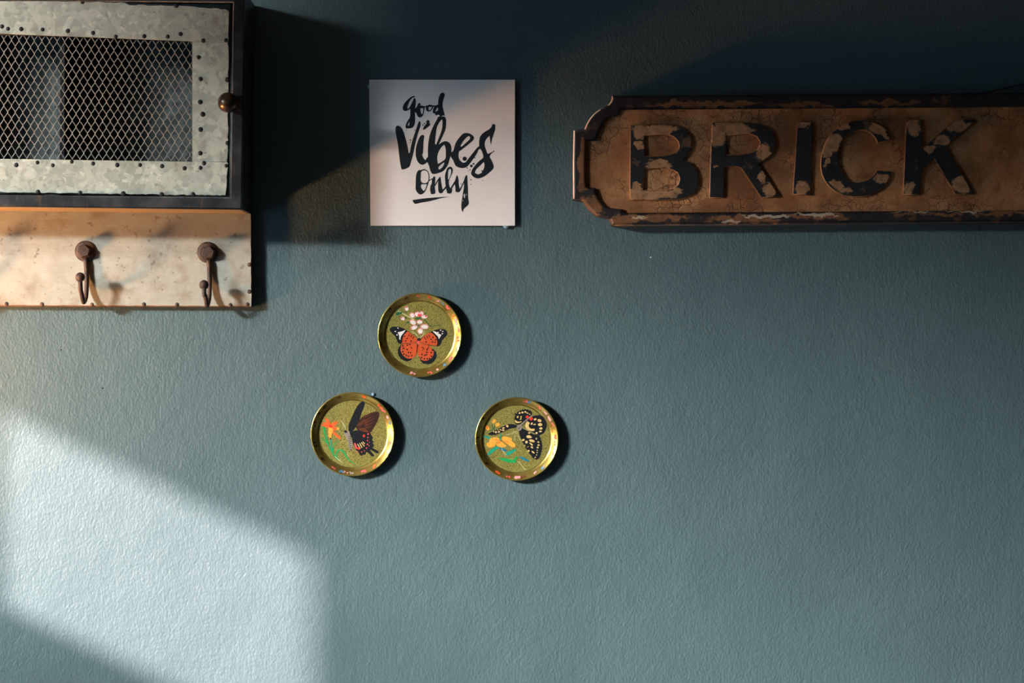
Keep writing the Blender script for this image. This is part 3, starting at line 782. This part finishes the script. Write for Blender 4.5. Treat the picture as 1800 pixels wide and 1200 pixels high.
bf1 = [F_('black', [(232, 530), (250, 500), (300, 492), (370, 503), (440, 540), (500, 585), (545, 630), (555, 668), (540, 690), (470, 690), (400, 690), (355, 695), (325, 670), (300, 610), (260, 570)]),
       F_('orange', [(440, 547), (500, 588), (548, 632), (555, 670), (530, 688), (450, 685), (370, 690), (385, 640), (400, 590), (425, 565)], 2),
       F_('black', [(560, 668), (600, 630), (650, 590), (720, 550), (790, 525), (850, 520), (895, 535), (908, 570), (890, 610), (850, 650), (830, 700), (805, 722), (760, 720), (690, 712), (610, 690)]),
       F_('orange', [(600, 640), (650, 592), (715, 562), (760, 600), (785, 640), (790, 700), (770, 715), (690, 708), (610, 690), (575, 675)], 2),
       F_('black', [(375, 698), (350, 725), (332, 755), (330, 805), (350, 852), (390, 885), (440, 897), (480, 885), (500, 858), (545, 800), (550, 705), (460, 692)]),
       F_('orange', [(378, 702), (450, 692), (520, 692), (550, 712), (550, 780), (540, 830), (500, 860), (440, 865), (390, 830), (362, 780), (362, 735)], 2),
       F_('black', [(570, 702), (680, 706), (745, 760), (775, 790), (782, 840), (760, 890), (720, 925), (670, 932), (620, 920), (592, 885), (562, 800)]),
       F_('orange', [(570, 702), (640, 700), (700, 720), (738, 760), (750, 800), (732, 848), (690, 882), (640, 892), (602, 878), (570, 830), (560, 770)], 2),
       F_('white', [(325, 560), (385, 545), (420, 530), (405, 555), (385, 580), (365, 610), (358, 650), (345, 635), (345, 600)], 2),
       F_('white', [(735, 545), (770, 550), (810, 575), (840, 590), (830, 605), (810, 640), (800, 610), (770, 580)], 2),
       S('dkbrown', [(570, 650), (562, 700), (550, 800)], (22, 8), 3), E('dkbrown', 578, 642, 24, 16, 0, 3), E('rose', 570, 680, 16, 22, 0, 4),
       S('brown', [(545, 665), (450, 690), (370, 694)], (5, 3), 3), S('brown', [(585, 680), (700, 705), (800, 722)], (6, 3), 3)]
for x, y in ((410, 607), (437, 632), (422, 660), (483, 662), (375, 668), (742, 618), (718, 640), (772, 645), (735, 672), (765, 675), (660, 672), (388, 718), (395, 748), (388, 785), (400, 815), (428, 828), (455, 840), (437, 760), (455, 795), (480, 798), (490, 833), (440, 710), (470, 702), (735, 768), (720, 797), (722, 840), (700, 865), (675, 868), (612, 820), (645, 828), (665, 822), (668, 795), (672, 762), (605, 855), (640, 870)):
    bf1.append(E('black', x, y, 9.5, 9.5, 0, 3))
for pts in ([(465, 580), (455, 610)], [(492, 590), (478, 622)], [(515, 605), (500, 635)], [(690, 588), (705, 615)], [(665, 600), (682, 630)], [(640, 615), (658, 645)], [(475, 730), (498, 750)], [(605, 735), (640, 745)], [(612, 772), (635, 755)], [(690, 728), (672, 760)]):
    bf1.append(S('dkbrown', pts, 9, 3))
for x, y in ((300, 548), (330, 510), (320, 590), (855, 548), (830, 535), (850, 575), (360, 575), (800, 560)): bf1.append(E('white', x, y, 9, 7, 0, 3))
fl1 = [S('pale', [(310, 265), (330, 305), (380, 335), (470, 385), (520, 410)], 9), S('green', [(640, 400), (680, 455), (720, 490), (780, 478), (825, 482)], 8), S('green', [(380, 290), (378, 320)], 5),
       S('pale', [(490, 550), (540, 580), (575, 625)], 7), S('pale', [(640, 540), (625, 590), (590, 625)], 7),
       F_('green', [(300, 355), (320, 325), (360, 322), (385, 330), (350, 350), (325, 362)]), F_('green', [(310, 255), (322, 280), (336, 312), (312, 295)]), F_('green', [(415, 450), (440, 435), (475, 437), (450, 452)]), F_('green', [(640, 340), (664, 322), (655, 352)]),
       F_('green', [(640, 395), (662, 425), (675, 450), (650, 430)]), F_('green', [(415, 305), (445, 308), (430, 335)]), F_('green', [(405, 380), (432, 378), (420, 410)])]
for x, y, rx, ry, r in ((432, 280, 24, 30, 0), (386, 397, 28, 22, 20), (497, 358, 34, 30, 30), (556, 345, 34, 32, 0), (606, 335, 26, 24, 0), (637, 376, 38, 22, 0), (505, 440, 42, 30, 30), (584, 437, 38, 24, 0), (518, 502, 44, 26, -20), (642, 492, 50, 30, 0), (592, 545, 34, 38, 10)):
    fl1.append(E('pink', x, y, rx, ry, r, 2)); fl1.append(E('white', x + 2, y + 4, rx * .78, ry * .78, r, 3))
for x, y, rx, ry in ((430, 264, 12, 10), (372, 388, 8, 8), (575, 360, 14, 22), (600, 355, 10, 16), (545, 320, 12, 6), (482, 515, 8, 8), (655, 370, 10, 10), (595, 575, 8, 6)): fl1.append(E('rose', x, y, rx, ry, 0, 4))
fl1 += [F_('green', [(525, 395), (560, 385), (605, 382), (590, 398), (550, 410)], 5), E('grey', 572, 482, 18, 14, 0, 5), E('dkbrown', 572, 482, 7, 6, 0, 6)]
coaster(737.6, 588.6, 74.2, 'round gold tin coaster printed with an orange and black butterfly under pink blossom', (650, 500, 6.6667), bf1, fl1,
        [(75, 'red', .8), (92, 'rose', .6), (62, 'pink', .9), (55, 'paleblue', .8), (44, 'rose', 1), (30, 'orange', .8), (20, 'pink', 1.3), (8, 'rose', .9), (-6, 'red', .8), (-22, 'green', .7), (-38, 'rose', .8), (-52, 'paleblue', 1), (-60, 'pink', .9), (-75, 'rose', .9), (-100, 'pink', 1.3), (-130, 'brown', .8), (-165, 'dkbrown', .7), (140, 'dkbrown', .7), (165, 'brown', .6), (110, 'brown', .7)])

bf2 = [F_('black', [(555, 550), (552, 490), (575, 420), (605, 350), (645, 270), (690, 215), (725, 198), (742, 215), (735, 260), (710, 320), (690, 385), (675, 440), (640, 500), (590, 555)]),
       F_('dkbrown', [(660, 540), (640, 500), (670, 430), (720, 380), (790, 345), (850, 325), (905, 320), (912, 360), (895, 420), (860, 490), (820, 555), (790, 572), (730, 562)], 1),
       F_('brown', [(668, 520), (740, 515), (785, 550), (775, 567), (700, 554)], 2), F_('brown', [(650, 480), (700, 440), (735, 405), (738, 435), (705, 475), (668, 500)], 2),
       S('brown', [(735, 440), (800, 395), (850, 365)], (16, 4), 2), S('brown', [(740, 462), (800, 430), (860, 400)], (16, 4), 2), S('brown', [(745, 485), (800, 465), (850, 440)], (16, 4), 2), S('brown', [(750, 505), (800, 500), (830, 490)], (14, 4), 2), S('brown', [(725, 395), (780, 365), (830, 345)], (12, 4), 2),
       S('dkbrown', [(650, 505), (690, 465), (740, 425)], 5, 3), S('dkbrown', [(680, 545), (730, 530), (780, 545)], 4, 3),
       F_('black', [(565, 560), (650, 540), (760, 565), (800, 570), (820, 600), (838, 630), (825, 650), (848, 675), (830, 690), (850, 720), (830, 745), (900, 785), (905, 800), (880, 808), (815, 770), (800, 775), (850, 830), (845, 848), (820, 842), (770, 795), (755, 800), (750, 830), (725, 825), (700, 838), (680, 825), (665, 790), (640, 775), (620, 730), (600, 690), (590, 630), (572, 600)], 2),
       F_('grey', [(500, 552), (530, 545), (565, 575), (580, 640), (600, 690), (592, 750), (575, 785), (557, 745), (545, 680), (525, 620), (502, 588)], 3), E('black', 518, 556, 20, 14, 20, 4),
       S('pale', [(515, 530), (490, 470), (455, 420)], 5), S('pale', [(515, 530), (505, 480), (478, 440)], 4),
       F_('rose', [(612, 690), (632, 692), (655, 755), (640, 758)], 3), F_('red', [(640, 735), (680, 745), (690, 762), (660, 764)], 3), E('red', 731, 605, 14, 16, 0, 3)]
for y in (610, 635, 660, 685, 710, 735, 760): bf2.append(S('black', [(545 + (y - 600) * .12, y), (588, y + 12)], 7, 4))
for a, b in (((655, 700), (690, 752)), ((680, 690), (712, 745)), ((700, 682), (738, 728)), ((715, 672), (742, 700))): bf2.append(S('cream', [a, ((a[0] + b[0]) / 2, (a[1] + b[1]) / 2), b], 9, 3))
for x, y, r in ((780, 585, 12), (777, 625, 9), (773, 660, 9), (773, 703, 10), (762, 748, 9), (738, 780, 8), (705, 795, 9), (655, 795, 9), (795, 680, 7), (790, 720, 7)): bf2.append(E('rose', x, y, r, r * .7, -60, 3))
fl2 = [S('leaf', [(262, 490), (280, 600), (320, 720), (390, 840), (430, 885)], (20, 22)), S('leaf', [(228, 632), (265, 650), (292, 690)], (6, 16)), S('teal', [(342, 645), (345, 700), (365, 780)], (20, 8)), S('leaf', [(448, 665), (400, 685), (375, 730), (370, 790)], (6, 16)),
       S('leaf', [(415, 870), (412, 810), (440, 765)], (10, 24)), S('leaf', [(455, 765), (500, 800), (545, 880), (640, 945)], (26, 6)), S('pale', [(390, 845), (440, 890), (475, 920)], 6), S('pale', [(545, 780), (548, 850)], 4, 1), S('pale', [(460, 672), (520, 660)], 4, 1),
       F_('lily', [(272, 388), (310, 412), (335, 450), (340, 480), (300, 450)], 2), F_('lily', [(235, 450), (290, 448), (340, 475), (345, 510), (280, 480)], 2), F_('lily', [(430, 435), (395, 440), (350, 460), (340, 500), (390, 490)], 2), F_('yellow', [(445, 510), (400, 505), (350, 505), (360, 530), (440, 535)], 2),
       F_('lily', [(210, 472), (270, 475), (330, 500), (340, 525), (270, 498)], 2), F_('yellow', [(320, 500), (365, 520), (355, 590), (348, 640), (330, 640), (315, 570)], 3), F_('lily', [(355, 530), (400, 570), (460, 630), (455, 648), (400, 610), (360, 560)], 2), F_('red', [(330, 470), (360, 490), (350, 515), (325, 500)], 4), F_('lily', [(340, 500), (420, 500), (400, 545), (355, 530)], 2), E('dkbrown', 340, 638, 10, 10, 0, 4)]
coaster(619.5, 763.0, 74.0, 'round gold tin coaster printed with a dark swallowtail butterfly beside an orange lily', (530, 675, 6.6667), bf2, fl2,
        [(72, 'lily', 1.2), (46, 'orange', 1.2), (38, 'rose', .9), (25, 'pink', .8), (18, 'paleblue', .8), (5, 'pink', .7), (-15, 'rose', .9), (-28, 'pink', 1), (-54, 'lily', 1.2), (-74, 'rose', 1.1), (-92, 'grey', .9), (-100, 'pink', .8), (-106, 'paleblue', 1), (-120, 'rose', .9), (-140, 'dkbrown', .9), (-165, 'dkbrown', .9), (165, 'brown', 1), (150, 'dkbrown', .9), (135, 'dkbrown', .8), (110, 'brown', .8)], putty=(656, 693))

bf3 = [F_('black', [(560, 405), (565, 350), (600, 300), (650, 270), (700, 266), (755, 280), (768, 310), (745, 345), (700, 380), (650, 420), (610, 440), (575, 430)]),
       F_('black', [(735, 370), (790, 335), (840, 335), (895, 360), (930, 400), (936, 460), (912, 530), (870, 560), (820, 558), (770, 535), (720, 505), (690, 470), (700, 420)]),
       F_('black', [(615, 505), (650, 480), (700, 500), (780, 550), (850, 570), (870, 620), (885, 680), (875, 760), (850, 830), (820, 852), (780, 830), (730, 770), (680, 690), (640, 610)]),
       F_('black', [(250, 550), (300, 520), (370, 490), (440, 455), (520, 433), (592, 445), (585, 472), (520, 485), (450, 515), (390, 542), (320, 562), (265, 562)]),
       F_('cream', [(568, 382), (600, 405), (650, 400), (640, 412), (590, 422), (566, 402)], 2), F_('cream', [(712, 400), (740, 420), (728, 450), (750, 485), (800, 488), (795, 512), (745, 512), (705, 490), (690, 460), (695, 425)], 2),
       F_('cream', [(705, 568), (740, 565), (770, 590), (740, 600), (705, 590)], 2), E('red', 712, 350, 20, 17, -20, 3), E('red', 757, 370, 22, 22, 0, 3),
       S('grey', [(620, 470), (690, 400), (765, 338)], (26, 10), 3), E('grey', 620, 478, 30, 36, 20, 3), S('black', [(605, 492), (632, 462)], 6, 4), S('black', [(640, 455), (735, 365)], 5, 4),
       S('pale', [(580, 515), (530, 545), (455, 560)], 5), S('pale', [(582, 520), (565, 580), (570, 620)], 4), S('pale', [(595, 515), (610, 590), (640, 625)], 4), S('pale', [(655, 480), (740, 520), (810, 550)], 3, 3)]
for x, y, rx, ry, r in ((600, 350, 9, 14, 20), (622, 305, 12, 9, -30), (655, 298, 14, 11, 0), (690, 292, 14, 10, 20), (715, 305, 9, 8, 0), (740, 318, 10, 5, 20), (635, 375, 6, 14, 40), (640, 350, 8, 12, 30),
                      (805, 378, 18, 12, -20), (855, 393, 24, 17, 15), (862, 440, 26, 17, 0), (872, 485, 20, 13, 0), (866, 520, 18, 10, 0), (765, 428, 10, 16, 40), (798, 438, 16, 7, -10), (822, 538, 12, 12, 0),
                      (665, 620, 17, 12, -20), (703, 645, 15, 17, 0), (767, 630, 34, 15, 15), (758, 668, 26, 9, 40), (767, 706, 17, 10, 40), (727, 748, 13, 12, 30), (780, 763, 22, 9, 40), (818, 605, 9, 12, 0), (842, 645, 12, 9, 20), (845, 680, 14, 9, 10), (834, 708, 12, 11, 0), (830, 742, 8, 6, 0), (828, 768, 9, 6, 0), (822, 795, 7, 6, 0), (805, 825, 6, 12, 30), (685, 685, 12, 5, 50), (720, 700, 12, 4, -40), (735, 538, 14, 8, 0),
                      (345, 528, 13, 13, 0), (380, 525, 14, 10, 0), (430, 505, 17, 9, 0), (432, 480, 17, 8, -10), (478, 458, 16, 12, 30), (398, 500, 12, 6, 40), (318, 522, 7, 9, 0), (370, 502, 8, 5, 0)):
    bf3.append(E('cream', x, y, rx, ry, r, 2))
for i in range(11):     # scalloped edge of the hind wing
    a = math.radians(-78 + i * 13); bf3.append(E('black', 830 + 100 * math.cos(a), 440 + 106 * math.sin(a), 12, 12, 0, 1))
for i in range(9): bf3.append(E('black', 850 + 32 * math.sin(i / 8 * 3), 575 + i * 30, 8, 12, 0, 1))
for i in range(7): bf3.append(E('black', 575 + i * 28, 318 - 50 * math.sin(i / 6 * 2.4), 12, 12, 0, 1))
fl3 = [S('teal', [(195, 580), (235, 582), (285, 610)], (14, 26)), S('green', [(300, 430), (310, 480), (330, 490), (270, 515)], 8), S('green', [(330, 440), (325, 490)], 7), S('teal', [(400, 540), (395, 600), (400, 630)], (10, 18), 3),
       E('yellow', 322, 400, 20, 30, 30, 2), E('yellow', 365, 442, 30, 22, -20, 2), E('yellow', 247, 480, 20, 32, -35, 2), E('lily', 240, 470, 8, 20, -35, 3),
       F_('yellow', [(265, 640), (275, 605), (330, 590), (380, 600), (395, 625), (330, 650)], 2), F_('yellow', [(230, 660), (290, 640), (350, 640), (330, 690), (280, 710), (240, 690)], 2), F_('yellow', [(415, 620), (420, 585), (450, 578), (530, 605), (530, 630), (440, 640)], 2),
       F_('yellow', [(420, 625), (500, 630), (560, 655), (575, 700), (540, 708), (480, 670)], 2), F_('yellow', [(340, 660), (390, 630), (440, 660), (470, 690), (440, 706), (370, 695)], 2), S('lily', [(395, 625), (330, 615)], 8, 3), S('lily', [(405, 635), (360, 665)], 9, 3), S('lily', [(420, 628), (500, 650)], 7, 3),
       F_('teal', [(245, 790), (270, 750), (330, 705), (370, 702), (375, 715), (330, 745), (285, 785), (250, 798)]), F_('blue', [(370, 705), (430, 715), (485, 748), (470, 756), (410, 740)]), F_('teal', [(455, 795), (475, 765), (540, 735), (590, 725), (570, 750), (510, 790), (470, 802)]),
       F_('leaf', [(358, 825), (420, 830), (500, 842), (560, 860), (580, 885), (530, 888), (430, 865)]), F_('leaf', [(555, 860), (560, 830), (590, 812), (605, 820), (582, 850), (580, 885)], 2), F_('blue', [(600, 815), (660, 820), (710, 845), (745, 872), (700, 868), (640, 838)]), S('pale', [(600, 870), (650, 920), (695, 975)], 6), S('pale', [(410, 705), (430, 760), (470, 795)], 5)]
coaster(908.5, 771.5, 73.6, 'round gold tin coaster printed with a black cream-spotted butterfly over yellow flowers', (820, 680, 6.6667), bf3, fl3,
        [(78, 'rose', .8), (70, 'paleblue', 1.1), (55, 'rose', .9), (42, 'pink', .7), (32, 'pink', 1.4), (22, 'rose', .9), (3, 'orange', 1.1), (-6, 'brown', .7), (-22, 'orange', .8), (-45, 'pink', .8), (-50, 'paleblue', 1.1), (-62, 'pink', .9), (-88, 'pink', 1.5), (-80, 'brown', .8), (-104, 'rose', .9), (-120, 'lily', 1.3), (-140, 'dkbrown', .8), (180, 'dkbrown', .7), (150, 'dkbrown', .7), (120, 'brown', .8)])

# ------------------------------------------------------------------ added warm lamp, unseen, standing in for sun reflected from the lower left
lp = P(-540, 880, 0.0); lp.y = -0.19
lamp = empty('added_warm_lamp', (lp.x, lp.y, 0), 'added unseen warm light shaped as a slim brass floor uplighter with a bowl', 'lamp')
BR = plain('brass', (150, 110, 56), 0.35, 0.8)
def turned(name, prof, m, seg=32):
    bm = bmesh.new(); rings = [[bm.verts.new((lp.x + r_ * math.cos(2 * math.pi * j / seg), lp.y + r_ * math.sin(2 * math.pi * j / seg), z)) for j in range(seg)] for r_, z in prof]
    for a, b in zip(rings, rings[1:]):
        for j in range(seg): bm.faces.new((a[j], a[(j + 1) % seg], b[(j + 1) % seg], b[j]))
    bm.faces.new(rings[0][::-1]); bm.faces.new(rings[-1]); bmesh.ops.recalc_face_normals(bm, faces=bm.faces)
    return from_bm(name, bm, m, lamp, False)
turned('base', [(.14, 0), (.14, .012), (.12, .022), (.03, .030), (.014, .05)], BR)
turned('pole', [(.009, .05), (.009, lp.z - .12)], BR)
turned('socket', [(.012, lp.z - .12), (.022, lp.z - .11), (.024, lp.z - .055), (.020, lp.z - .05)], BR)
turned('light_cutoff_bowl', [(.022, lp.z - .060), (.050, lp.z - .050), (.068, lp.z - .025), (.074, lp.z + .004), (.072, lp.z + .004), (.065, lp.z - .022), (.048, lp.z - .044), (.020, lp.z - .052)], BR)  # bowl added to keep the warm light off the lower wall
BU = M('added_warm_glow', (1, 0.8, 0.5, 1)); BU.set('Emission Color', (1.0, 0.48, 0.19, 1)); BU.set('Emission Strength', 800.0)
bm = bmesh.new(); bmesh.ops.create_uvsphere(bm, u_segments=24, v_segments=16, radius=.036, matrix=Matrix.Translation(lp)); from_bm('bulb', bm, BU.m, lamp, True)
